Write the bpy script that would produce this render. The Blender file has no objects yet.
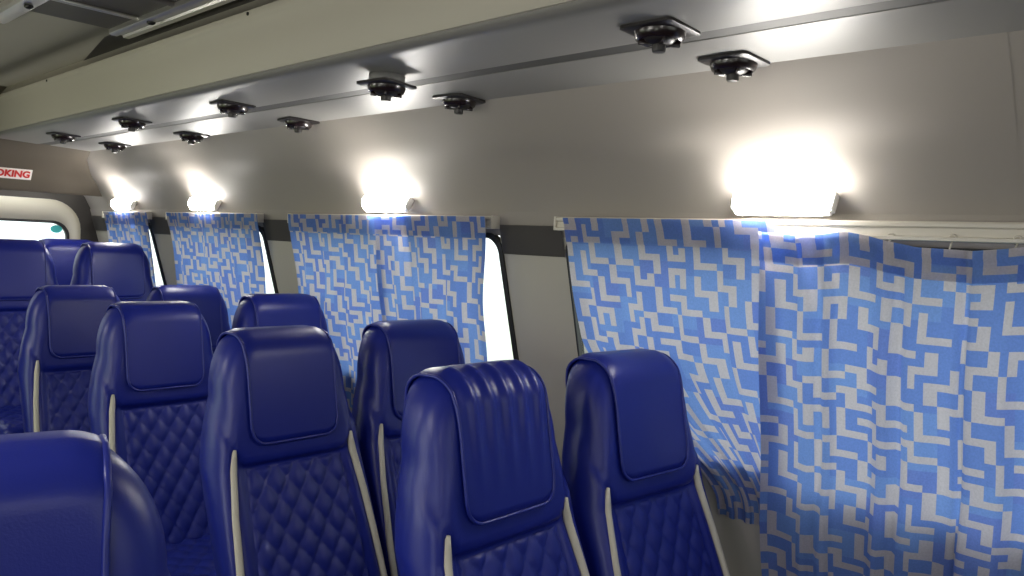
import bpy, bmesh, math, random
from mathutils import Vector, Matrix
PI = math.pi
sc = bpy.context.scene
COL = sc.collection
H0 = 1.385            # height of the eye above the floor; all z below are relative to it

# ------------------------------------------------------------------ helpers
def V(x, y, z): return Vector((x, y, z + H0))

def link(name, me, parent=None):
    o = bpy.data.objects.new(name, me)
    COL.objects.link(o)
    if parent: o.parent = parent
    return o

def obj(name, bm, mats, parent=None, smooth=True):
    me = bpy.data.meshes.new(name)
    bmesh.ops.recalc_face_normals(bm, faces=bm.faces[:])
    bm.to_mesh(me); bm.free()
    for m in (mats if isinstance(mats, (list, tuple)) else [mats]): me.materials.append(m)
    if smooth:
        for p in me.polygons: p.use_smooth = True
    return link(name, me, parent)

def sharp(o, ang=35):
    me = o.data
    bm = bmesh.new(); bm.from_mesh(me)
    for e in bm.edges:
        if len(e.link_faces) == 2 and e.calc_face_angle(0) > math.radians(ang): e.smooth = False
    bm.to_mesh(me); bm.free()
    return o

def tag(o, label, cat, group=None):
    o['label'] = label; o['category'] = cat
    if group: o['group'] = group
    return o

def empty(name, loc, label, cat, group=None):
    o = bpy.data.objects.new(name, None); COL.objects.link(o)
    o.location = loc; o.empty_display_size = .05
    return tag(o, label, cat, group)

def struct(o):
    o['kind'] = 'structure'; return o

def box(bm, lo, hi, bev=0, seg=2):
    r = bmesh.ops.create_cube(bm, size=1)
    vs = r['verts']
    for v in vs:
        v.co = Vector([lo[i] + (v.co[i] + .5) * (hi[i] - lo[i]) for i in range(3)])
    if bev:
        es = list({e for v in vs for e in v.link_edges})
        bmesh.ops.bevel(bm, geom=es, offset=bev, segments=seg, profile=.5, affect='EDGES')

def grid(bm, P, closed_u=False):
    """P: rows of points -> quads; returns vert rows"""
    R = [[bm.verts.new(p) for p in row] for row in P]
    n = len(R[0])
    for i in range(len(R) - 1):
        for j in range(n if closed_u else n - 1):
            k = (j + 1) % n
            bm.faces.new((R[i][j], R[i][k], R[i + 1][k], R[i + 1][j]))
    return R

def tube(bm, pts, r, n=8, closed=False, caps=True):
    pts = [Vector(p) for p in pts]; N = len(pts)
    rows = []; up = Vector((0.13, 0.31, 1)).normalized()
    for i, p in enumerate(pts):
        a = pts[(i - 1) % N] if (closed or i) else p
        b = pts[(i + 1) % N] if (closed or i < N - 1) else p
        t = (b - a).normalized()
        s = t.cross(up)
        if s.length < 1e-4: s = t.orthogonal()
        s.normalize(); w = s.cross(t); up = w
        rr = r[i] if isinstance(r, (list, tuple)) else r
        rows.append([p + s * math.cos(2 * PI * k / n) * rr + w * math.sin(2 * PI * k / n) * rr for k in range(n)])
    if closed: rows.append(rows[0])
    R = grid(bm, rows, True)
    if closed: bmesh.ops.remove_doubles(bm, verts=bm.verts[:], dist=1e-6)
    elif caps:
        bm.faces.new(R[0]); bm.faces.new(R[-1])

def lathe(bm, prof, n=24, M=None, cap0=True, cap1=True):
    rows = [[Vector((r * math.cos(2 * PI * k / n), r * math.sin(2 * PI * k / n), z)) for k in range(n)] for r, z in prof]
    if M: rows = [[M @ p for p in row] for row in rows]
    R = grid(bm, rows, True)
    if cap0: bm.faces.new(R[0])
    if cap1: bm.faces.new(R[-1])

def extrude_y(bm, prof, y0, y1):
    """profile of (x, z) points swept between y0 and y1 (numbers or functions of (x,z))"""
    f = lambda y, p: y(*p) if callable(y) else y
    grid(bm, [[V(x, f(y0, (x, z)), z) for x, z in prof], [V(x, f(y1, (x, z)), z) for x, z in prof]])

def rrect(x0, x1, z0, z1, r, n=8):
    out = []
    for cx, cz, a in ((x1 - r, z1 - r, 0), (x0 + r, z1 - r, 90), (x0 + r, z0 + r, 180), (x1 - r, z0 + r, 270)):
        for k in range(n + 1):
            t = math.radians(a + 90 * k / n)
            out.append((cx + r * math.cos(t), cz + r * math.sin(t)))
    return out

def sstep(t):
    t = max(0, min(1, t)); return t * t * (3 - 2 * t)

def lerp(pts, t):
    if t <= pts[0][0]: return pts[0][1]
    for (a, b), (c, d) in zip(pts, pts[1:]):
        if t <= c: return b + (d - b) * (t - a) / (c - a)
    return pts[-1][1]

# ------------------------------------------------------------------ materials
def mat(name, col, rough=.5, metal=0, spec=.5, bump=0, bscale=200, vary=0, vscale=3, coat=0, sheen=0):
    m = bpy.data.materials.new(name); m.use_nodes = True
    nt = m.node_tree; b = nt.nodes['Principled BSDF']
    b.inputs['Base Color'].default_value = (*col, 1)
    b.inputs['Roughness'].default_value = rough; b.inputs['Metallic'].default_value = metal
    b.inputs['Specular IOR Level'].default_value = spec
    b.inputs['Coat Weight'].default_value = coat; b.inputs['Sheen Weight'].default_value = sheen
    tc = nt.nodes.new('ShaderNodeTexCoord')
    if bump:
        n = nt.nodes.new('ShaderNodeTexNoise'); n.inputs['Scale'].default_value = bscale; n.inputs['Detail'].default_value = 3
        nt.links.new(tc.outputs['Object'], n.inputs['Vector'])
        bp = nt.nodes.new('ShaderNodeBump'); bp.inputs['Strength'].default_value = bump; bp.inputs['Distance'].default_value = .002
        nt.links.new(n.outputs['Fac'], bp.inputs['Height']); nt.links.new(bp.outputs['Normal'], b.inputs['Normal'])
    if vary:
        n = nt.nodes.new('ShaderNodeTexNoise'); n.inputs['Scale'].default_value = vscale; n.inputs['Detail'].default_value = 4
        nt.links.new(tc.outputs['Object'], n.inputs['Vector'])
        mx = nt.nodes.new('ShaderNodeMix'); mx.data_type = 'RGBA'
        nt.links.new(n.outputs['Fac'], mx.inputs['Factor'])
        mx.inputs['A'].default_value = (*[c * (1 - vary) for c in col], 1)
        mx.inputs['B'].default_value = (*[min(1, c * (1 + vary)) for c in col], 1)
        nt.links.new(mx.outputs['Result'], b.inputs['Base Color'])
    return m

def cloth_mat(name, col, trans=.42):
    m = bpy.data.materials.new(name); m.use_nodes = True
    nt = m.node_tree; nt.nodes.clear(); N = nt.nodes.new
    out = N('ShaderNodeOutputMaterial'); d = N('ShaderNodeBsdfDiffuse'); t = N('ShaderNodeBsdfTranslucent'); mx = N('ShaderNodeMixShader')
    tc = N('ShaderNodeTexCoord'); no = N('ShaderNodeTexNoise'); no.inputs['Scale'].default_value = 260; no.inputs['Detail'].default_value = 2
    c = N('ShaderNodeMix'); c.data_type = 'RGBA'
    c.inputs['A'].default_value = (*[k * .82 for k in col], 1); c.inputs['B'].default_value = (*[min(1, k * 1.15) for k in col], 1)
    L = nt.links.new
    L(tc.outputs['Object'], no.inputs['Vector']); L(no.outputs['Fac'], c.inputs['Factor'])
    L(c.outputs['Result'], d.inputs['Color']); L(c.outputs['Result'], t.inputs['Color'])
    mx.inputs['Fac'].default_value = trans
    L(d.outputs[0], mx.inputs[1]); L(t.outputs[0], mx.inputs[2]); L(mx.outputs[0], out.inputs['Surface'])
    return m

def glass_mat(name):
    m = bpy.data.materials.new(name); m.use_nodes = True
    nt = m.node_tree; nt.nodes.clear(); N = nt.nodes.new; L = nt.links.new
    out = N('ShaderNodeOutputMaterial'); t = N('ShaderNodeBsdfTransparent'); g = N('ShaderNodeBsdfGlossy'); mx = N('ShaderNodeMixShader')
    t.inputs['Color'].default_value = (.92, .95, .95, 1); g.inputs['Roughness'].default_value = .02
    mx.inputs['Fac'].default_value = .05
    L(t.outputs[0], mx.inputs[1]); L(g.outputs[0], mx.inputs[2]); L(mx.outputs[0], out.inputs['Surface'])
    return m

def emit_mat(name, col, s):
    m = bpy.data.materials.new(name); m.use_nodes = True
    b = m.node_tree.nodes['Principled BSDF']
    b.inputs['Base Color'].default_value = (.9, .9, .9, 1)
    b.inputs['Emission Color'].default_value = (*col, 1); b.inputs['Emission Strength'].default_value = s
    return m

M_leather = mat('blue_leather', (.008, .0165, .215), .36, spec=.42, bump=.10, bscale=420, vary=.12, vscale=5)
M_quilt = mat('blue_quilted_leather', (.010, .019, .215), .45, spec=.42, bump=.12, bscale=420)
M_pipe = mat('cream_piping', (.62, .58, .47), .5)
M_hem = mat('blue_hem_leather', (.013, .022, .22), .36)
M_shell = mat('black_plastic', (.012, .012, .015), .45)
M_leg = mat('black_steel', (.02, .02, .022), .4, metal=.6)
M_lining = mat('grey_vinyl_lining', (.33, .30, .27), .62, spec=.35, bump=.12, bscale=300, vary=.06, vscale=2.5)
M_pillar = mat('light_grey_pillar_panel', (.50, .47, .405), .6, spec=.3, bump=.12, bscale=300, vary=.05)
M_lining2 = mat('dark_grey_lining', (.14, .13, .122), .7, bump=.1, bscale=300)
M_duct = mat('satin_grey_duct', (.20, .195, .185), .44, spec=.5, vary=.04, vscale=2)
M_fascia = mat('beige_grey_duct_fascia', (.44, .415, .35), .5, spec=.4, vary=.05, vscale=2)
M_ceil = mat('beige_grey_ceiling', (.38, .36, .30), .6, bump=.05, vary=.05)
M_groove = mat('dark_groove_strip', (.045, .044, .042), .6)
M_rear = mat('taupe_rear_lining', (.15, .127, .10), .7, bump=.1, vary=.06)
M_mould = mat('cream_door_moulding', (.70, .65, .52), .5)
M_rubber = mat('black_rubber', (.02, .02, .02), .5)
M_alu = mat('brushed_aluminium', (.62, .61, .58), .32, metal=.85)
M_rail = mat('cream_rail_plastic', (.62, .58, .50), .4)
M_vent = mat('black_glossy_plastic', (.014, .008, .009), .25, spec=.6)
M_vent2 = mat('black_satin_plastic', (.018, .015, .015), .4)
M_screw = mat('dark_screw', (.03, .03, .03), .4, metal=.7)
M_led = emit_mat('led_diffuser', (1, .97, .91), 62)
M_lamp = mat('white_lamp_housing', (.8, .78, .74), .4)
M_floor = mat('dark_grey_floor_vinyl', (.05, .05, .055), .5, bump=.1, vary=.15)
M_glass = glass_mat('window_glass')
M_white = mat('white_sticker', (.80, .78, .74), .5)
M_red = mat('red_print', (.55, .03, .025), .5)
M_teal = mat('teal_sticker', (.05, .62, .60), .5)
M_dark = mat('dark_brown_panel', (.055, .047, .040), .5, vary=.1)
C_beige = cloth_mat('curtain_beige', (.565, .535, .575))
C_blue = cloth_mat('curtain_blue', (.16, .275, .67))
C_light = cloth_mat('curtain_light_blue', (.19, .33, .71))
C_deep = cloth_mat('curtain_violet_blue', (.165, .255, .65))

# ------------------------------------------------------------------ the right wall
LEAN = .275
def wx(z):            # inner face of the side wall at height z (below the rail)
    return 1.645 + (0.075 - z) * LEAN
ZT, ZB = .032, -.52   # window top / sill
WIN = [(-.55, 1.338), (1.590, 2.72), (2.935, 3.82), (4.045, 4.64)]
Y0, Y1 = -1.0, 4.93
def wall_strip(bm, y0, y1, z0, z1, t=.045):
    P = []
    for y in (y0, y1):
        P.append([V(wx(z0), y, z0), V(wx(z1), y, z1), V(wx(z1) + t, y, z1), V(wx(z0) + t, y, z0)])
    R = grid(bm, P, True); bm.faces.new(R[0]); bm.faces.new(R[1])
bm = bmesh.new()
wall_strip(bm, Y0, Y1, ZT, .10)
struct(sharp(obj('wall_right', bm, M_lining)))
bm = bmesh.new()
ys = [Y0] + [v for w in WIN for v in w] + [Y1]
wall_strip(bm, Y0, Y1, -H0, ZB)
for a, b in zip(ys[::2], ys[1::2]): wall_strip(bm, a, b, ZB, ZT)
struct(sharp(obj('wall_right', bm, M_pillar)))

# curved cornice lining between the curtain rail and the duct, in overlapping sheets
prof = [(wx(.07) + .004, .07), (1.642, .10), (1.612, .16), (1.575, .215), (1.548, .250), (1.540, .256), (1.505, .300), (1.465, .343), (1.43, .376), (1.405, .40)]
seams = [-1.0, .30, .62, 1.18, 1.95, 2.72, 3.6, 4.9]
bm = bmesh.new()
for i, (a, b) in enumerate(zip(seams, seams[1:])):
    n = 14; d = .0003 * (i % 2)
    rows = []
    for k in range(n + 1):
        y = a - .01 + (b - a + .01) * k / n
        row = []
        for q, (x, z) in enumerate(prof):
            w = .0025 * math.sin(y * 9 + q) * math.sin(y * 4.3 + 2 * q) if 0 < q < 8 else 0
            row.append(V(x - d - w + (.0002 * (k / n)), y, z - .3 * d))
        rows.append(row)
    grid(bm, rows)
struct(obj('trim_1', bm, M_lining))
# dark fabric bands across the pillar heads
for n_, (a, b) in enumerate(((1.348, 1.582), (2.73, 2.925), (3.83, 4.035), (4.65, 4.83))):
    bm = bmesh.new()
    P = [[V(wx(z) - .006, y, z) for z in (.062, .03, -.022)] for y in (a, (a + b) / 2, b)]
    grid(bm, P)
    bmesh.ops.solidify(bm, geom=bm.faces[:], thickness=.004)
    struct(sharp(obj('trim_%d' % (n_ + 2), bm, M_lining2)))

# ---- windows
def side_window(i, ya, yb):
    bm = bmesh.new()
    out = rrect(ya - .006, yb + .006, ZB - .006, ZT + .006, .05)
    inn = rrect(ya + .005, yb - .005, ZB + .01, ZT - .009, .045)
    A = [V(wx(z) - .006, y, z) for y, z in out]; B = [V(wx(z) - .012, y, z) for y, z in inn]
    C_ = [V(wx(z) + .012, y, z) for y, z in inn]; D_ = [V(wx(z) + .012, y, z) for y, z in out]
    grid(bm, [A, B, C_, D_, A], True)
    bmesh.ops.remove_doubles(bm, verts=bm.verts[:], dist=1e-6)
    f = struct(sharp(obj('window_%d' % i, bm, M_rubber)))
    bm = bmesh.new()
    a = [bm.verts.new(V(wx(z) + .003, y, z)) for y, z in inn]; b = [bm.verts.new(V(wx(z) + .007, y, z)) for y, z in inn]
    bm.faces.new(a); bm.faces.new(b)
    for k in range(len(a)): bm.faces.new((a[k], a[(k + 1) % len(a)], b[(k + 1) % len(a)], b[k]))
    obj('glass', bm, M_glass, f, smooth=False)
for i, (a, b) in enumerate(WIN): side_window(i + 1, a, b)

# ------------------------------------------------------------------ ceiling, floor, rear, left, front
def rear_y(z): return lerp([(-.2, 4.66), (.165, 4.60), (.28, 4.53), (.34, 4.40), (.39, 4.17), (.56, 3.96), (.7, 3.8)], z)
bm = bmesh.new()
pr = [(-.6, .50), (-.2, .56), (.2, .578), (.755, .585), (1.0, .582), (1.2, .565), (1.5, .52)]
extrude_y(bm, pr, -1.0, lambda x, z: 4.2); 
bmesh.ops.solidify(bm, geom=bm.faces[:], thickness=-.03)
struct(obj('ceiling', bm, M_ceil))
bm = bmesh.new()
box(bm, V(-.6, -1.2, -H0 - .06), V(2.2, 5.1, -H0)); box(bm, V(-.6, 3.36, -H0), V(2.03, 5.0, -H0 + .16), .006)
struct(sharp(obj('floor', bm, M_floor)))
# rear wall: overhanging upper lining that curls into the ceiling, and the panel round the rear window
bm = bmesh.new()
zs = [.165, .175, .22, .26, .30, .34, .38, .42, .48, .56, .60]
xs = [-.4, .2, .8, 1.2, 1.4, 1.5, 1.58, 1.66]
rows = []
for x in xs:
    c = max(0, x - 1.30) / .36
    rows.append([V(x, rear_y(z) - .05 * c * c, z) for z in zs])
grid(bm, rows)
bmesh.ops.solidify(bm, geom=bm.faces[:], thickness=.03)
struct(obj('wall_rear', bm, M_rear))
YR = 4.84
def ring(bm, o, i, y0, y1, y2, y3):
    A = [V(x, y0, z) for x, z in o]; B = [V(x, y1, z) for x, z in i]; C_ = [V(x, y2, z) for x, z in i]; D_ = [V(x, y3, z) for x, z in o]
    grid(bm, [A, B, C_, D_, A], True); bmesh.ops.remove_doubles(bm, verts=bm.verts[:], dist=1e-6)
hole = rrect(.50, 1.535, -.62, .045, .10)
bm = bmesh.new(); ring(bm, rrect(-.4, 1.90, -1.3, .175, .005), hole, YR, YR, YR + .05, YR + .05)
struct(sharp(obj('wall_rear', bm, M_dark)))
bm = bmesh.new()
o1 = rrect(.42, 1.590, -1.2, .140, .16); m1 = rrect(.46, 1.560, -.72, .095, .13); i1 = rrect(.525, 1.528, -.60, .022, .085)
rowsr = [[V(x, YR - .002, z) for x, z in o1], [V(x, YR - .022, z) for x, z in [(x * .99 + .01, z * .985) for x, z in o1]], [V(x, YR - .03, z) for x, z in m1], [V(x, YR - .016, z) for x, z in i1], [V(x, YR + .03, z) for x, z in i1]]
grid(bm, rowsr, True)
w5 = struct(obj('window_5', bm, M_mould))
bm = bmesh.new(); i2 = rrect(.536, 1.517, -.588, .008, .075)
ring(bm, i1, i2, YR - .018, YR - .022, YR + .02, YR + .02)
obj('rubber_seal', bm, M_rubber, w5)
bm = bmesh.new()
a = [bm.verts.new(V(x, YR + .004, z)) for x, z in i2]; b = [bm.verts.new(V(x, YR + .008, z)) for x, z in i2]
bm.faces.new(a); bm.faces.new(b)
obj('glass', bm, M_glass, w5, smooth=False)
bm = bmesh.new()
lathe(bm, [(.0, -.001), (.030, -.001), (.030, .001), (0, .001)], 24, Matrix.Translation(V(1.467, YR + .001, -.024)) @ Matrix.Rotation(PI / 2, 4, 'X') @ Matrix.Diagonal((1.0, .72, 1, 1)), False, False)
bmesh.ops.remove_doubles(bm, verts=bm.verts[:], dist=1e-6)
st = obj('sticker', bm, M_teal, w5, smooth=False); st['label'] = 'small teal round sticker on the rear window glass'
# left wall with its row of window openings (behind and beside the viewer)
bm = bmesh.new()
lx = lambda z: -.125 - (0.075 - z) * LEAN
def lstrip(y0, y1, z0, z1):
    P = [[V(lx(z0), y, z0), V(lx(z1), y, z1), V(lx(z1) - .04, y, z1), V(lx(z0) - .04, y, z0)] for y in (y0, y1)]
    R = grid(bm, P, True); bm.faces.new(R[0]); bm.faces.new(R[1])
lstrip(Y0, Y1, .03, .52); lstrip(Y0, Y1, -H0, -.6)
for a, b in ((Y0, .2), (.5, 1.1), (1.5, 2.2), (2.6, 3.3), (3.7, Y1)): lstrip(a, b, -.6, .03)
struct(sharp(obj('wall_left', bm, M_lining)))

# bulkhead and windscreen opening behind the viewer
bm = bmesh.new()
box(bm, V(-.5, -1.04, -H0), V(2.0, -1.0, -.12)); box(bm, V(-.5, -1.04, .22), V(2.0, -1.0, .62))
box(bm, V(-.5, -1.04, -.12), V(.15, -1.0, .22)); box(bm, V(1.45, -1.04, -.12), V(2.0, -1.0, .22))
struct(obj('wall_front', bm, M_lining2, smooth=False))

# ------------------------------------------------------------------ air duct
duct = empty('air_duct', V(1.2, 2, .38), 'long grey air duct along the ceiling edge, above the curtains and carrying black vents', 'air duct')
duct_inv = Matrix.Translation(-duct.location)
def part(name, bm, m, par, smooth=True, sh=None):
    """world-space bmesh -> child of an empty placed at par.location"""
    bm.transform(Matrix.Translation(-par.location))
    o = obj(name, bm, m, par, smooth)
    if sh: sharp(o, sh)
    return o
def dend(x, z): return rear_y(max(z, .36)) + .03
bm = bmesh.new()
extrude_y(bm, [(1.432, .385), (1.430, .374), (1.250, .379), (1.242, .380), (1.242, .388)], Y0, dend)
extrude_y(bm, [(1.196, .388), (1.196, .380), (1.188, .379), (1.03, .384), (1.015, .386), (1.005, .391), (.999, .398), (.996, .408)], Y0, dend)
part('bottom_panel', bm, M_duct, duct, True, 40)
bm = bmesh.new()
extrude_y(bm, [(1.248, .3812), (1.188, .3812)], Y0, dend)
part('groove', bm, M_groove, duct)
bm = bmesh.new()
extrude_y(bm, [(1.004, .40), (.993, .402), (.988, .412), (.974, .480), (.966, .514), (.960, .521), (.957, .530), (.957, .541), (.972, .545), (1.0, .60)], Y0, dend)
part('fascia', bm, M_fascia, duct, True, 50)
for y in (3.29, 1.80, .9):
    bm = bmesh.new()
    lathe(bm, [(.0045, 0), (.0045, .002), (.003, .0035)], 10, Matrix.Translation(V(.957, y, .533)) @ Matrix.Rotation(-PI / 2, 4, 'Y'))
    part('screw', bm, M_screw, duct)
# shade on the ceiling beside the duct, put in as a dark strip
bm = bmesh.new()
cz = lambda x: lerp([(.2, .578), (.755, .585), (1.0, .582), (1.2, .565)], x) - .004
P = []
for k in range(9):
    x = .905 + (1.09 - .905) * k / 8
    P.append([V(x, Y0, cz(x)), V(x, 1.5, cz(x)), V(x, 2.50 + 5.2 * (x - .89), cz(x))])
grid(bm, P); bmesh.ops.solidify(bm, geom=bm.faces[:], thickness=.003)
struct(obj('trim_7', bm, M_lining2))  # not a real trim: dark strip standing for the ceiling shade

# ------------------------------------------------------------------ roof grille (upper left)
g = empty('roof_grille', V(.75, 1.6, .575), 'dark slatted roof grille in a bright aluminium frame on the ceiling', 'ceiling grille')
zg = .581
def bar(lo, hi, m, name, bev=.004):
    bm = bmesh.new(); box(bm, V(*lo), V(*hi), bev); return part(name, bm, m, g, True, 30)
bar((.655, -.4, zg - .008), (.875, 2.44, zg + .006), M_dark, 'dark_panel', .002)
bm = bmesh.new(); extrude_y(bm, [(.868, zg - .006), (.868, zg - .020), (.874, zg - .024), (.890, zg - .024), (.893, zg - .018), (.905, zg - .018), (.908, zg - .024), (.924, zg - .024), (.930, zg - .018), (.930, zg)], -.4, 2.44)
part('frame_rail', bm, M_alu, g, True, 40)
bm = bmesh.new(); extrude_y(bm, [(.60, zg), (.600, zg - .016), (.606, zg - .022), (.645, zg - .022), (.655, zg - .016), (.655, zg - .006)], -.4, 2.60)
part('frame_rail', bm, M_alu, g, True, 40)
for k in range(9):
    y = 2.235 - .22 * k
    bar((.655, y - .008, zg - .016), (.870, y + .008, zg - .006), M_alu if k == 0 else M_lining2, 'slat', .003)
for x, y in ((.63, 2.32), (.885, 2.19), (.885, 1.4), (.63, 1.5)):
    bm = bmesh.new(); lathe(bm, [(.011, zg + H0 - .022), (.011, zg + H0 - .027), (.006, zg + H0 - .031)], 12, Matrix.Translation((x, y, 0)))
    part('screw', bm, M_screw, g)

# ------------------------------------------------------------------ vents
def vent_parts():
    d = {}
    bm = bmesh.new()
    o = rrect(-.055, .055, -.055, .055, .012, 5); i = rrect(-.048, .048, -.048, .048, .010, 5)
    R = grid(bm, [[(x, y, 0) for x, y in o], [(x, y, -.006) for x, y in o], [(x, y, -.009) for x, y in i], [(x * .8, y * .8, -.009) for x, y in i]], True)
    bm.faces.new(R[-1]); bm.faces.new(R[0]); d['plate'] = (bm, M_vent2)
    bm = bmesh.new()
    lathe(bm, [(.047, -.009), (.046, -.014), (.043, -.022), (.038, -.026), (.034, -.024), (.033, -.012)], 32, None, False, False)
    d['bezel_ring'] = (bm, M_vent)
    bm = bmesh.new()
    lathe(bm, [(.034, -.013), (.031, -.014), (.030, -.022), (.024, -.029), (.015, -.032), (.012, -.032)], 28, None, False, True)
    d['nozzle'] = (bm, M_vent2)
    for k in range(4):
        bm = bmesh.new()
        box(bm, (.010, -.003, -.034), (.038, .003, -.022), .0015)
        bmesh.ops.rotate(bm, verts=bm.verts[:], cent=(0, 0, 0), matrix=Matrix.Rotation(PI / 4 + k * PI / 2, 3, 'Z'))
        d['fin' + str(k)] = (bm, M_vent)
    bm = bmesh.new()
    lathe(bm, [(.0125, -.028), (.0125, -.043), (.011, -.046), (.006, -.047)], 16); d['knob'] = (bm, M_vent2)
    return d
VENTS = [(1.145, .745, 'inner row, nearest the viewer'), (1.13, 1.47, ''), (1.135, 2.21, ''), (1.115, 2.90, ''), (1.13, 3.66, ''),
         (1.382, .73, ''), (1.388, 1.50, ''), (1.388, 2.26, ''), (1.376, 3.0, ''), (1.365, 3.74, '')]
VL = ['largest black square ceiling vent, across the groove from the front-most wall-edge vent',
      'black ceiling vent hanging loose on its collar, second from the front in the inner row',
      'black ceiling vent on the inner side of the groove, third from the front',
      'black ceiling vent inside the groove, fourth from the front',
      'rearmost black ceiling vent on the inner side of the groove',
      'front-most black vent at the wall edge of the duct, beside the lamp glow',
      'black vent on the wall edge of the duct, second from the front',
      'black vent on the wall edge of the duct, third from the front',
      'black vent on the wall edge of the duct, second from the rear',
      'small rearmost black vent on the wall edge of the duct, above the farthest lamp']
vp = vent_parts(); vme = {}
for i, ((x, y, _), lab) in enumerate(zip(VENTS, VL)):
    zc = lerp([(1.03, .384), (1.43, .374)], x)
    drop = .020 if i == 1 else 0
    e = empty('ceiling_vent', V(x, y, zc - drop), lab, 'air vent', 'black square air vents in two rows under the duct')
    e.scale = (.95, .95, .86); e.rotation_euler = (0, math.radians(1.4), math.radians((0, 4, -3, 2, 5, -2, 3, -4, 0, 3)[i]))
    for k, (bm, m) in vp.items():
        n = k.rstrip('0123456789')
        if k not in vme:
            o = obj(n, bm, m, e); sharp(o, 40); vme[k] = o
        else:
            o = vme[k].copy(); COL.objects.link(o); o.parent = e
    if drop:
        bm = bmesh.new(); lathe(bm, [(.044, 0), (.044, .026)], 28); obj('collar', bm, mat('grey_collar', (.16, .16, .155), .5), e)

# ------------------------------------------------------------------ curtain rails and curtains
RZ = .070
RAILS = [(-.5, 1.345, 'long cream curtain rail above the nearest window, with runners showing'), (1.582, 2.675, 'cream curtain rail above the second window from the front'),
         (2.915, 3.76, 'cream curtain rail above the third window from the front'), (4.0, 4.57, 'short cream curtain rail above the farthest side window')]
RX = 1.622
for k, (a, b, lab) in enumerate(RAILS):
    e = empty('curtain_rail', V(RX, (a + b) / 2, RZ), lab, 'curtain rail', 'cream curtain rails along the side wall')
    bm = bmesh.new()
    pf = [(.020, .016), (-.006, .016), (-.010, .012), (-.010, .006), (-.004, .003), (-.004, -.012), (-.012, -.014), (-.012, -.020), (.006, -.021), (.010, -.010), (.020, -.010)]
    P = [[V(RX + x, y, RZ + z) for x, z in pf] for y in (a, b)]
    R = grid(bm, P, True); bm.faces.new(R[0]); bm.faces.new(R[1])
    part('track', bm, M_rail, e, True, 30)
    for y in (a, b):
        bm = bmesh.new(); box(bm, V(RX - .0125, y - .003, RZ - .0205), V(RX + .022, y + .003, RZ + .0165), .001); part('end_cap', bm, M_rail, e, True, 30)

# printed pattern: blocky hooks and zigzags
random.seed(7)
SH = [[(0, 0), (1, 0), (1, 1), (1, 2), (2, 2)], [(2, 0), (1, 0), (1, 1), (1, 2), (0, 2)],
      [(0, 0), (0, 1), (1, 1), (2, 1), (2, 2)], [(2, 0), (2, 1), (1, 1), (0, 1), (0, 2)],
      [(1, 0), (1, 1), (1, 2), (0, 2)], [(0, 0), (0, 1), (0, 2), (1, 2)], [(0, 0), (1, 0), (1, 1), (1, 2)], [(1, 0), (0, 0), (0, 1), (0, 2)],
      [(0, 0), (1, 0), (2, 0), (2, 1), (2, 2), (1, 2)], [(0, 2), (0, 1), (0, 0), (1, 0), (2, 0), (2, 1)],
      [(0, 0), (1, 0), (1, 1), (2, 1), (2, 2), (3, 2)], [(0, 0), (0, 1), (1, 1), (1, 2), (1, 3), (2, 3)], [(0, 0), (1, 0), (2, 0), (2, 1)], [(0, 1), (0, 0), (1, 0)], [(0, 0), (0, 1), (1, 1)]]
SH = [[(0, 0), (1, 0), (2, 0), (2, 1), (2, 2), (3, 2), (4, 2)], [(4, 0), (3, 0), (2, 0), (2, 1), (2, 2), (1, 2), (0, 2)],
      [(0, 0), (0, 1), (0, 2), (1, 2), (2, 2), (2, 3), (2, 4)], [(2, 0), (2, 1), (2, 2), (1, 2), (0, 2), (0, 3), (0, 4)],
      [(0, 0), (1, 0), (2, 0), (2, 1), (2, 2), (1, 2)], [(2, 0), (1, 0), (0, 0), (0, 1), (0, 2), (1, 2)],
      [(0, 0), (0, 1), (0, 2), (1, 2), (2, 2), (2, 1)], [(0, 0), (1, 0), (2, 0), (2, 1), (2, 2), (0, 1), (0, 2)],
      [(0, 0), (1, 0), (1, 1), (1, 2), (2, 2), (3, 2)], [(0, 0), (0, 1), (0, 2), (0, 3), (1, 3), (2, 3)]] + SH
PW, PH = 64, 96
occ = [[-1] * PW for _ in range(PH)]
def fits(cells, own, most):
    n = 0
    for x, y in cells:
        if occ[y][x] >= 0: return False
        for dx, dy in ((1, 0), (-1, 0), (0, 1), (0, -1)):
            if occ[(y + dy) % PH][(x + dx) % PW] >= 0: return False
        for dx, dy in ((1, 1), (-1, 1), (1, -1), (-1, -1)):
            if occ[(y + dy) % PH][(x + dx) % PW] >= 0: n += 1
    return n <= most
sid = 0
for lo, hi, most in ((0, 10, 2), (0, 10, 3), (10, 22, 3), (14, 25, 4)):
    for r in range(PH):
        for c in range(PW):
            opts = SH[lo:hi]; random.shuffle(opts)
            for q in opts:
                c0, r0 = q[0]
                cells = [((c + x - c0) % PW, (r + y - r0) % PH) for x, y in q]
                if fits(cells, sid, most):
                    for x, y in cells: occ[y][x] = sid
                    sid += 1; break
blk = {}
def cellmat(c, r):
    if occ[r % PH][c % PW] >= 0: return 0
    k = (c // 4, (r + (c // 4) * 2) // 4)
    if k not in blk: blk[k] = random.choice((1, 2, 1, 3, 1, 2))
    return blk[k]
CW, CH = .0205, .0160
CM = [C_beige, C_blue, C_light, C_deep]
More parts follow.
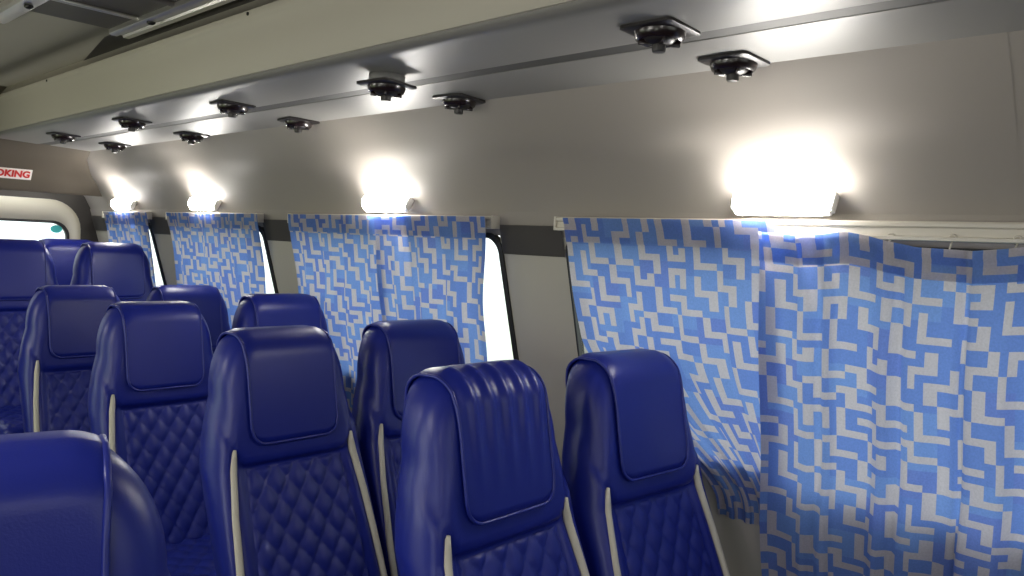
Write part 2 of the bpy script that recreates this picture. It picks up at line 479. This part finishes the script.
def cloth(name, parent, yfun, xfun, zfun, width, height, off, thick=.0012):
    """yfun/xfun/zfun(u, v): u along from far to near edge, v from top to hem"""
    nc = max(3, round(width / CW)); nr = max(1, round(height / CH)); S = 2
    bm = bmesh.new()
    P = []
    for j in range(nr * S + 1):
        v = j / (nr * S)
        P.append([V(xfun(u, v), yfun(u, v), zfun(u, v)) for u in [i / (nc * S) for i in range(nc * S + 1)]])
    bm.transform(Matrix.Identity(4))
    R = grid(bm, P)
    bm.faces.ensure_lookup_table()
    for q, f in enumerate(bm.faces):
        j, i = divmod(q, nc * S)
        f.material_index = cellmat(i // S + off[0], j // S + off[1])
    bm.transform(Matrix.Translation(-parent.location))
    me = bpy.data.meshes.new(name); bm.to_mesh(me); bm.free()
    for m in CM: me.materials.append(m)
    for p in me.polygons: p.use_smooth = True
    return link(name, me, parent)

def curtain(label, ya, yb, ztop, zbot, folds, amp, off, seed, left=None, top=None, hooks=0, xlean=.29, right=0, pleat=0, creases=(), full=1.18, xoff=0, phase=0):
    """ya far edge, yb near edge at the rail"""
    rnd = random.Random(seed)
    ph = [rnd.uniform(0, 6.28) for _ in range(6)]
    e = empty('curtain', V(RX - .03, (ya + yb) / 2, ztop), label, 'curtain', 'blue and beige maze-print curtains along the side windows')
    top = top or (lambda u: 0)
    ht = ztop - zbot
    def zf(u, v): return ztop + top(u) * (1 - v) ** 2 - ht * v
    def fold(u, v):
        a = amp * (.35 + .65 * min(1, v * 3))
        s = math.sin(2 * PI * folds * u + phase + .5 * math.sin(2.2 * v + ph[1]))
        s2 = math.sin(2 * PI * folds * 2.3 * u + ph[2] + 1.5 * v)
        return a * (s * abs(s) ** .3 * .8 + .22 * s2) + .004 * math.sin(9 * v + 5 * u + ph[3])
    def xf(u, v): return RX - .030 + xoff + xlean * ht * v + fold(u, v) * (.75 if v < .03 else 1) - pleat * (.034 * math.exp(-((u - .025) / .014) ** 2) + .028 * math.exp(-((u - .085) / .012) ** 2)) * math.exp(-v / .10) + sum(.034 * min(1, v * 6 + .2) * math.exp(-((u - c_ - .006 * math.sin(5 * v)) / .0085) ** 2) for c_ in creases)
    def yf(u, v):
        a = ya + (left(v) if left else .18 * v)
        y = a + (yb + right * v - a) * u
        return y + .35 * amp * math.sin(4 * PI * folds * u + 2 * phase) * (.4 + .6 * v) + .003 * math.sin(14 * v + ph[4]) * (1 if .02 < v < .98 else .5)
    w = (ya - yb) * full
    cloth('cloth', e, yf, xf, zf, w, ht, off)
    # doubled heading in front of the cloth
    hh = .062 / ht
    cloth('heading', e, lambda u, v: yf(u, v * hh), lambda u, v: xf(u, v * hh) - .0035, lambda u, v: zf(u, v * hh) + .002, w, .062, (off[0] + 9, off[1] + 21))
    for k in range(hooks):
        u = (k + .5) / hooks
        bm = bmesh.new()
        p = V(RX - .008, yf(u, 0), RZ - .014); q = V(xf(u, .01), yf(u, .01), zf(u, .012))
        tube(bm, [p + Vector((0, .006 * math.sin(t), .006 * math.cos(t))) for t in [i * 2 * PI / 10 for i in range(10)]], .0018, 6, True)
        tube(bm, [p - Vector((0, 0, .006)), (p + q) / 2 - Vector((.004, 0, .004)), q], .0016, 6)
        part('hook', bm, M_rail, e)
    return e

def dips(u):
    # heading sags between the runners, deepest where two runners are missing
    t = lerp([(0, -.004), (.08, -.012), (.16, .0), (.27, -.026), (.36, -.030), (.44, -.018), (.50, -.040), (.56, -.012), (.62, .0), (.72, -.012), (.84, .002), (.93, -.014), (1, 0)], u)
    return t
# nearest window: far panel pulled aside behind the seat, near panel hanging straight
def swept(v):
    return -.37 * sstep((v - .42) / .52) 
curtain('maze-print curtain panel swept aside behind the front window seat, left half of nearest window', 1.300, .728, .080, -.66, 4.5, .010, (0, 0), 3, left=swept, hooks=0, xlean=.315, full=1.12, xoff=0)
curtain('wide maze-print curtain hanging straight at the right edge of the photo, below visible rail runners', .752, -.38, .060, -1.02, 7.2, .022, (23, 11), 5, top=dips, hooks=11, xlean=.26, pleat=1, creases=(.105, .243, .345), left=lambda v: .05 * v, full=1.22, xoff=-.008)
curtain('maze-print curtain panel, rear half of the second window from the front', 2.635, 2.06, .080, -.66, 4.2, .012, (5, 40), 8, hooks=6, right=.17)
curtain('maze-print curtain panel beside the bright window gap next to the grey pillar', 2.085, 1.572, .080, -.66, 3.8, .012, (31, 52), 11, hooks=6, xoff=-.018, creases=(.30,), right=.14, left=lambda v: .15 * v)
curtain('maze-print curtain of the third window, under the second farthest lamp', 3.70, 2.875, .080, -.66, 6.4, .012, (44, 8), 14, hooks=8, right=.22)
curtain('small maze-print curtain of the farthest side window, next to the rear corner', 4.50, 3.945, .080, -.66, 4.6, .012, (12, 70), 17, hooks=6, right=.26, xlean=.31)

# ------------------------------------------------------------------ lamps
LL = ['brightest led wall lamp glowing over the nearest curtains', 'led wall lamp glowing above the second window, beyond the grey pillar',
      'led wall lamp glowing above the third window curtain', 'farthest led wall lamp, glowing near the rear corner']
for y, lab in zip((.715, 2.06, 3.35, 4.25), LL):
    e = empty('wall_lamp', V(1.60, y, .125), lab, 'lamp', 'glowing led lamps above the curtain rails')
    M = Matrix.Rotation(math.radians(-62), 4, 'Y')   # local z is the outward normal
    def lp(bm, M=M, e=e):
        bm.transform(Matrix.Translation((.0, 0, 0)) @ M); return bm
    hw = .10
    bm = bmesh.new(); box(bm, (-.026, -hw - .006, -.022), (.026, hw + .006, -.004), .004, 3)
    sharp(obj('housing', lp(bm), M_lamp, e), 30)
    bm = bmesh.new()
    pts = []
    for i in range(9):
        t = PI * i / 8
        pts.append((.033 * math.cos(t), -.006 + .036 * math.sin(t)))
    R = grid(bm, [[Vector((x * f, yy, -.006 + (z + .006) * f)) for x, z in pts] for yy, f in ((-hw - .006, .55), (-hw, .85), (-hw + .01, 1), (0, 1), (hw - .01, 1), (hw, .85), (hw + .006, .55))])
    bm.faces.new(R[0]); bm.faces.new(R[-1])
    obj('diffuser', lp(bm), M_led, e)
    for s in (-1, 1):
        bm = bmesh.new(); box(bm, (-.020, s * (hw + .008) - .003, -.020), (.020, s * (hw + .008) + .003, .004), .002, 2)
        sharp(obj('end_cap', lp(bm), M_lamp, e), 30)

# ------------------------------------------------------------------ sign
e = empty('warning_sign', V(1.100, rear_y(.247) - .012, .247), 'white strip sign with bold red capitals on the rear wall above the window', 'sign')
sl = math.atan2(rear_y(.20) - rear_y(.27), .07)
e.rotation_euler = (sl, 0, 0)
bm = bmesh.new(); box(bm, (-.157, -.003, -.029), (.157, .001, .029), .001)
obj('sign_board', bm, M_white, e, smooth=False)
cu = bpy.data.curves.new('lettering', 'FONT'); cu.body = 'NO SMOKING'; cu.size = .050; cu.extrude = .0008; cu.offset = .0022; cu.align_x = 'RIGHT'; cu.align_y = 'CENTER'
cu.space_character = 1.02
tmp = bpy.data.objects.new('lettering', cu); COL.objects.link(tmp)
bpy.context.view_layer.update()
me = bpy.data.meshes.new_from_object(tmp.evaluated_get(bpy.context.evaluated_depsgraph_get()))
bpy.data.objects.remove(tmp); me.materials.clear(); me.materials.append(M_red)
t = link('lettering', me, e)
xs_ = [v.co.x for v in me.vertices]; sx = .296 / (max(xs_) - min(xs_)); x1_ = max(xs_)
me.transform(Matrix.Translation((.148, -.0042, 0)) @ Matrix.Rotation(PI / 2, 4, 'X') @ Matrix.Diagonal((sx, 1, 1, 1)) @ Matrix.Translation((-x1_, 0, 0)))

# ------------------------------------------------------------------ seats
HT, DEP = .314, .055
def hw(z):
    if z > .16: return .090 + .088 * math.sqrt(max(0, 1 - ((z - .16) / (HT - .16)) ** 2))
    return lerp([(-.45, .208), (-.2, .212), (.0, .211), (.05, .205), (.10, .195), (.16, .178)], z)
def zt(x):
    a = abs(x)
    if a < .09: return HT
    return .16 + (HT - .16) * math.sqrt(max(0, 1 - min(1, (a - .09) / .088) ** 2))
def yface(z): return .19 * z if z > 0 else .44 * z
def zs_(x): return .0 + max(0, (abs(x) - .135)) * 1.15
def xp(z): return lerp([(-.45, .197), (-.25, .190), (-.1, .180), (.04, .163)], z)
def xq(z): return lerp([(-.45, .152), (-.2, .148), (0, .137)], z)
def edge(x, z):
    d = min(hw(z) - abs(x), zt(x) - z)
    t = 1 - min(1, max(0, d / DEP)); return DEP * (1 - math.sqrt(max(0, 1 - t * t)))
def bump(x, z):
    a = abs(x); s = sstep((z - zs_(x)) / (.014 + .06 * sstep((a - .15) / .05)))
    b = -.016 * s * (1 - sstep((a - .160) / .035))
    if s < 1:
        p = xp(z)
        if a > p:
            q = min(1, (a - p) / .055); b += (1 - s) * -.020 * math.sin(PI * min(1, .15 + q)) 
        elif a > xq(z):
            q = (a - xq(z)) / (p - xq(z)); b += (1 - s) * -.007 * math.sin(PI * q)
    return b
def yfront(x, z): return yface(z) + bump(x, z) + edge(x, z)
def yback(x, z): return yface(z) + 2 * DEP + .01 - edge(x, z) * 1.15

def seat_meshes():
    d = {}
    zl = [-.44 + .04 * i for i in range(11)] + [-.015, -.005, .0, .005, .01, .018, .03, .042, .055, .07, .085, .10, .12, .14, .16, .18, .20, .22, .24, .255, .268, .28, .29, .298, .304, .308, .311, .3135]
    us = [-1, -.985, -.96, -.92, -.87, -.82, -.77, -.73, -.69, -.65, -.61, -.55, -.48, -.4, -.3, -.2, -.1]; us = us + [0] + [-u for u in reversed(us)]
    ub = [.97, .9, .8, .6, .3, 0, -.3, -.6, -.8, -.9, -.97]
    bm = bmesh.new(); P = []
    for z in zl:
        h = hw(z); q_, p_ = min(xq(z), .66 * h), min(xp(z), .80 * h)
        half = [q_ * k / 5 for k in range(6)] + [q_ + (p_ - q_) * k / 6 for k in range(1, 7)] + [p_ + (h - p_) * (1 - (1 - k / 12) ** 1.7) for k in range(1, 13)]
        xs = [-x for x in reversed(half[1:])] + half
        row = [Vector((x, yfront(x, z), z)) for x in xs] + [Vector((u * h, yback(u * h, z), z)) for u in ub]
        P.append(row)
    R = grid(bm, P, True); bm.faces.new(R[0]); bm.faces.new(R[-1])
    d['backrest'] = (bm, M_leather)
    # diamond quilting
    bm = bmesh.new(); P = []; nx, nz = 60, 84
    for j in range(nz + 1):
        z = -.40 + .398 * j / nz; row = []
        for i in range(nx + 1):
            x = xq(z) * (2 * i / nx - 1) * .985
            w, h = .058, .076
            p = abs(math.sin(PI * (x / w + z / h)) * math.sin(PI * (x / w - z / h))) ** .38
            ed = min(1, (xq(z) * .985 - abs(x)) / .008, (-.002 - z) / .006 + .0, (z + .40) / .006)
            row.append(Vector((x, yfront(x, z) + .004 - (.001 + .0105 * p) * max(0, ed) ** .5, z)))
        P.append(row)
    grid(bm, P); d['quilted_panel'] = (bm, M_quilt)
    for s in (-1, 1):
        bm = bmesh.new()
        pts = []
        for j in range(26):
            z = .048 - .46 * j / 25
            x = xp(z); pts.append((x * s, (yfront(x - .006, z) + yfront(x + .006, z)) / 2 - .001, z))
        tube(bm, pts, [.004, .008] + [.0096] * 24, 8); d['piping' + ('L' if s < 0 else 'R')] = (bm, M_pipe)
    # headrest cover, plain and wrinkled
    for wr in (0, 1):
        bm = bmesh.new(); nx = 56
        cols = []
        for i in range(nx + 1):
            x = .121 * (2 * i / nx - 1); a = abs(x)
            rb = .040
            zb = .052 + (rb * (1 - math.sqrt(max(0, 1 - ((a - (.121 - rb)) / rb) ** 2))) if a > .121 - rb else 0)
            top = zt(x) - .0004
            path = []
            for k in range(30):
                q = k / 29; z = zb + (top - zb) * (1 - (1 - q) ** 1.9)
                path.append(Vector((x, yfront(x, z), z)))
            for k in range(1, 16):
                q = k / 15; z = top - (top - .14) * (q ** 1.9)
                path.append(Vector((x, yback(x, z), z)))
            cols.append(path)
        grid(bm, cols)
        bmesh.ops.recalc_face_normals(bm, faces=bm.faces[:])
        bm.normal_update()
        bm.verts.ensure_lookup_table()
        c = sum((v.normal.y for v in bm.verts if v.co.z < .2 and v.co.y < .06))
        sg = -1 if c > 0 else 1
        no = [v.normal.copy() * sg for v in bm.verts]
        for v, n in zip(bm.verts, no):
            off = .0065
            if wr and v.co.y < .115:
                xx = v.co.x; zz = v.co.z
                f = sstep((zz - .07) / .20) * (1 - .55 * sstep((zz - .30) / .035)) * sstep((.121 - abs(xx)) / .03)
                k = xx * (1 + .5 * (.33 - zz))
                off += f * .0072 * (.5 + .5 * math.sin(2 * PI * (k / .047) + .8 + 2.2 * (zz - .2))) ** 1.4
            v.co += n * off
        nk = 45
        VV = list(bm.verts)
        col = lambda i: [VV[i * nk + k].co.copy() for k in range(nk)]
        border = list(reversed(col(0))) + [VV[i * nk].co.copy() for i in range(1, nx)] + col(nx)
        r = bmesh.ops.solidify(bm, geom=bm.faces[:], thickness=.003)
        d['headrest_cover' + str(wr)] = (bm, M_leather)
        bm = bmesh.new(); tube(bm, border, .0036, 6); d['hem' + str(wr)] = (bm, M_hem)
    # seat cushion
    bm = bmesh.new(); box(bm, (-.186, -.57, -.515), (.186, -.06, -.395), .035, 4)
    d['seat_cushion'] = (bm, M_leather)
    bm = bmesh.new(); P = []
    for j in range(61):
        y = -.545 + .40 * j / 60; row = []
        for i in range(51):
            x = .165 * (2 * i / 50 - 1); w = .064; p = abs(math.sin(PI * (x / w + y / .075)) * math.sin(PI * (x / w - y / .075))) ** .42
            ed = max(0, min(1, (.165 - abs(x)) / .008, (y + .545) / .008, (-.145 - y) / .008)) ** .5
            row.append(Vector((x, y, -.397 + .009 * p * ed)))
        P.append(row)
    grid(bm, P); d['cushion_quilt'] = (bm, M_quilt)
    bm = bmesh.new(); box(bm, (-.18, -.53, -.555), (.18, -.02, -.517), .008); d['seat_base'] = (bm, M_shell)
    F = -(H0 - .555)
    for i, (x, y) in enumerate(((-.15, -.47), (.15, -.47), (-.15, -.10), (.15, -.10))):
        bm = bmesh.new()
        box(bm, (x - .018, y - .018, F + .008), (x + .018, y + .018, -.55), .004); box(bm, (x - .03, y - .035, F), (x + .03, y + .035, F + .008), .002)
        d['leg%d' % i] = (bm, M_leg)
    bm = bmesh.new()
    P = []
    for z in (-.44, -.30, -.15, .0):
        P.append([Vector((x, yback(x, z) + .002 + (0 if abs(x) < .17 else -.004), z)) for x in [-.19 + .38 * i / 12 for i in range(13)]])
    grid(bm, P); bmesh.ops.solidify(bm, geom=bm.faces[:], thickness=.008); d['back_shell'] = (bm, M_shell)
    return d
SM = seat_meshes(); SO = {}
def seat_part(k, par, smooth=True):
    n = k.rstrip('0123456789LR') if k.startswith(('piping', 'leg', 'headrest', 'hem')) else k
    if k not in SO:
        bm, m = SM[k]; o = obj(n, bm, m, par, smooth)
        if k in ('seat_base',) or k.startswith('leg'): sharp(o, 30)
        SO[k] = o; return o
    o = SO[k].copy(); COL.objects.link(o); o.parent = par; return o
SEATS = [  # x, y, raise, wrinkled, yaw, label
 (1.080, .975, 0, 1, 0, 'blue bus seat with wrinkled headrest cover in the front pair, aisle side'),
 (1.530, .945, 0, 0, -.09, 'blue bus seat nearest the window curtains, with smooth bright headrest cover'),
 (1.058, 1.690, 0, 0, 0, 'blue aisle seat with smooth headrest cover, directly behind the wrinkled-cover front seat'),
 (1.500, 1.695, 0, 0, -.08, 'blue window seat in the second row, behind the front pair, before the bright gap'),
 (1.075, 2.475, 0, 0, 0, 'blue aisle seat of the third row, its diamond quilting in view above the seat cushion'),
 (1.505, 2.445, 0, 0, -.08, 'blue window seat of the third row, its top shiny in front of the second pillar'),
 (1.09, 3.245, 0, 0, 0, 'dark blue aisle seat of the fourth row with one cream piping line visible'),
 (1.518, 3.235, 0, 0, -.06, 'dark blue window seat of the fourth row, only its rounded top showing'),
 (1.490, 3.985, .16, 0, 0, 'raised blue window seat of the fifth row, with a bright line along its top'),
 (1.050, 3.985, .16, 0, 0, 'raised blue seat at the left edge, behind the dark fourth-row aisle seat'),
 (1.475, 4.585, .16, 0, 0, 'blue seat of the last row, seen between two raised seats under the rear window'),
 (1.025, 4.585, .16, 0, 0, 'blue seat of the last row at the far left edge, just a corner showing'),
 (.163, .88, 0, 0, -.26, 'blue single seat nearest the viewer, cut off at the bottom left corner'),
]
for i, (x, y, r, w, yaw, lab) in enumerate(SEATS):
    base = V(x, y, -H0 + r)
    e = empty('bus_seat', base, lab, 'seat', 'blue quilted bus seats'); e.rotation_euler.z = yaw; e.scale = (1.24 if i == 12 else 1, 1, 1.02 if i == 5 else 1)
    off = H0 - .555
    ks = ['backrest', 'quilted_panel', 'pipingL', 'pipingR', 'headrest_cover%d' % w, 'seat_cushion', 'seat_base', 'leg0', 'leg1', 'leg2', 'leg3', 'back_shell']
    for k in ks:
        o = seat_part(k, e); o.location.z = off
        if k == 'seat_cushion': seat_part('cushion_quilt', o)
        if k.startswith('headrest'): seat_part('hem%d' % w, o)
        if k.startswith('piping'): o['label'] = 'cream piping line'

# ------------------------------------------------------------------ light
w = bpy.data.worlds.new('World'); sc.world = w; w.use_nodes = True
nt = w.node_tree; bg = nt.nodes['Background']
tc = nt.nodes.new('ShaderNodeTexCoord'); sp = nt.nodes.new('ShaderNodeSeparateXYZ'); cr = nt.nodes.new('ShaderNodeValToRGB')
nt.links.new(tc.outputs['Generated'], sp.inputs[0])
mr = nt.nodes.new('ShaderNodeMapRange'); mr.inputs['From Min'].default_value = -1; mr.inputs['From Max'].default_value = 1
nt.links.new(sp.outputs['Z'], mr.inputs['Value']); nt.links.new(mr.outputs[0], cr.inputs['Fac'])
els = cr.color_ramp.elements
els[0].position = .30; els[0].color = (.32, .35, .24, 1); els[1].position = .52; els[1].color = (.95, .98, 1, 1)
x_ = els.new(.44); x_.color = (.66, .69, .58, 1)
nt.links.new(cr.outputs['Color'], bg.inputs['Color']); bg.inputs['Strength'].default_value = 2.2

def area(name, loc, target, sx, sy, power, col):
    l = bpy.data.lights.new(name, 'AREA'); l.shape = 'RECTANGLE'; l.size = sx; l.size_y = sy; l.energy = power; l.color = col
    o = bpy.data.objects.new(name, l); COL.objects.link(o); o.location = loc
    o.rotation_euler = (Vector(target) - Vector(loc)).to_track_quat('-Z', 'Y').to_euler()
    return o
area('daylight_windscreen', V(.9, -1.6, .05), V(.9, 2.5, -.3), 1.7, .8, 3, (.86, .92, 1))
for y in (-.35, .95, 2.06, 3.35):  # unseen fill lights added along the left side to brighten the right wall
    area('left_fill', V(-.10, y, .12), V(1.2, y + .1, -.05), .20, .07, 2.6, (1, .96, .90))
area('daylight_side_windows', V(-.6, 3.3, -.30), V(1.2, 3.5, .35), 2.4, .5, 8, (.72, 1, .40))

area('daylight_front_side_window', V(-.6, 1.0, -.30), V(1.5, 1.2, -.1), 1.8, .5, 9, (.97, 1, .92))

# ------------------------------------------------------------------ camera
R_ = Vector((0.67987717, -0.00586049, 0.73330259)); L_ = Vector((-0.73173473, -0.07126158, 0.67785402)); U_ = Vector((0.04828374, -0.99744045, -0.05273744))
right = Vector((R_[0], L_[0], U_[0])); down = Vector((R_[1], L_[1], U_[1])); fwd = Vector((R_[2], L_[2], U_[2]))
cam = bpy.data.cameras.new('camera'); co = bpy.data.objects.new('camera', cam); COL.objects.link(co)
m = Matrix((right, -down, -fwd)).transposed().to_4x4(); m.translation = V(0, 0, 0); co.matrix_world = m
cam.sensor_width = 36; cam.lens = 780 / 1024 * 36; cam.clip_start = .02
sc.camera = co
sc.view_settings.view_transform = 'Standard'; sc.view_settings.look = 'None'; sc.view_settings.gamma = 1; sc.view_settings.use_curve_mapping = False
sc.view_settings.exposure = .08
sc.cycles.use_denoising = True
sc.cycles.max_bounces = 8; sc.cycles.transparent_max_bounces = 12
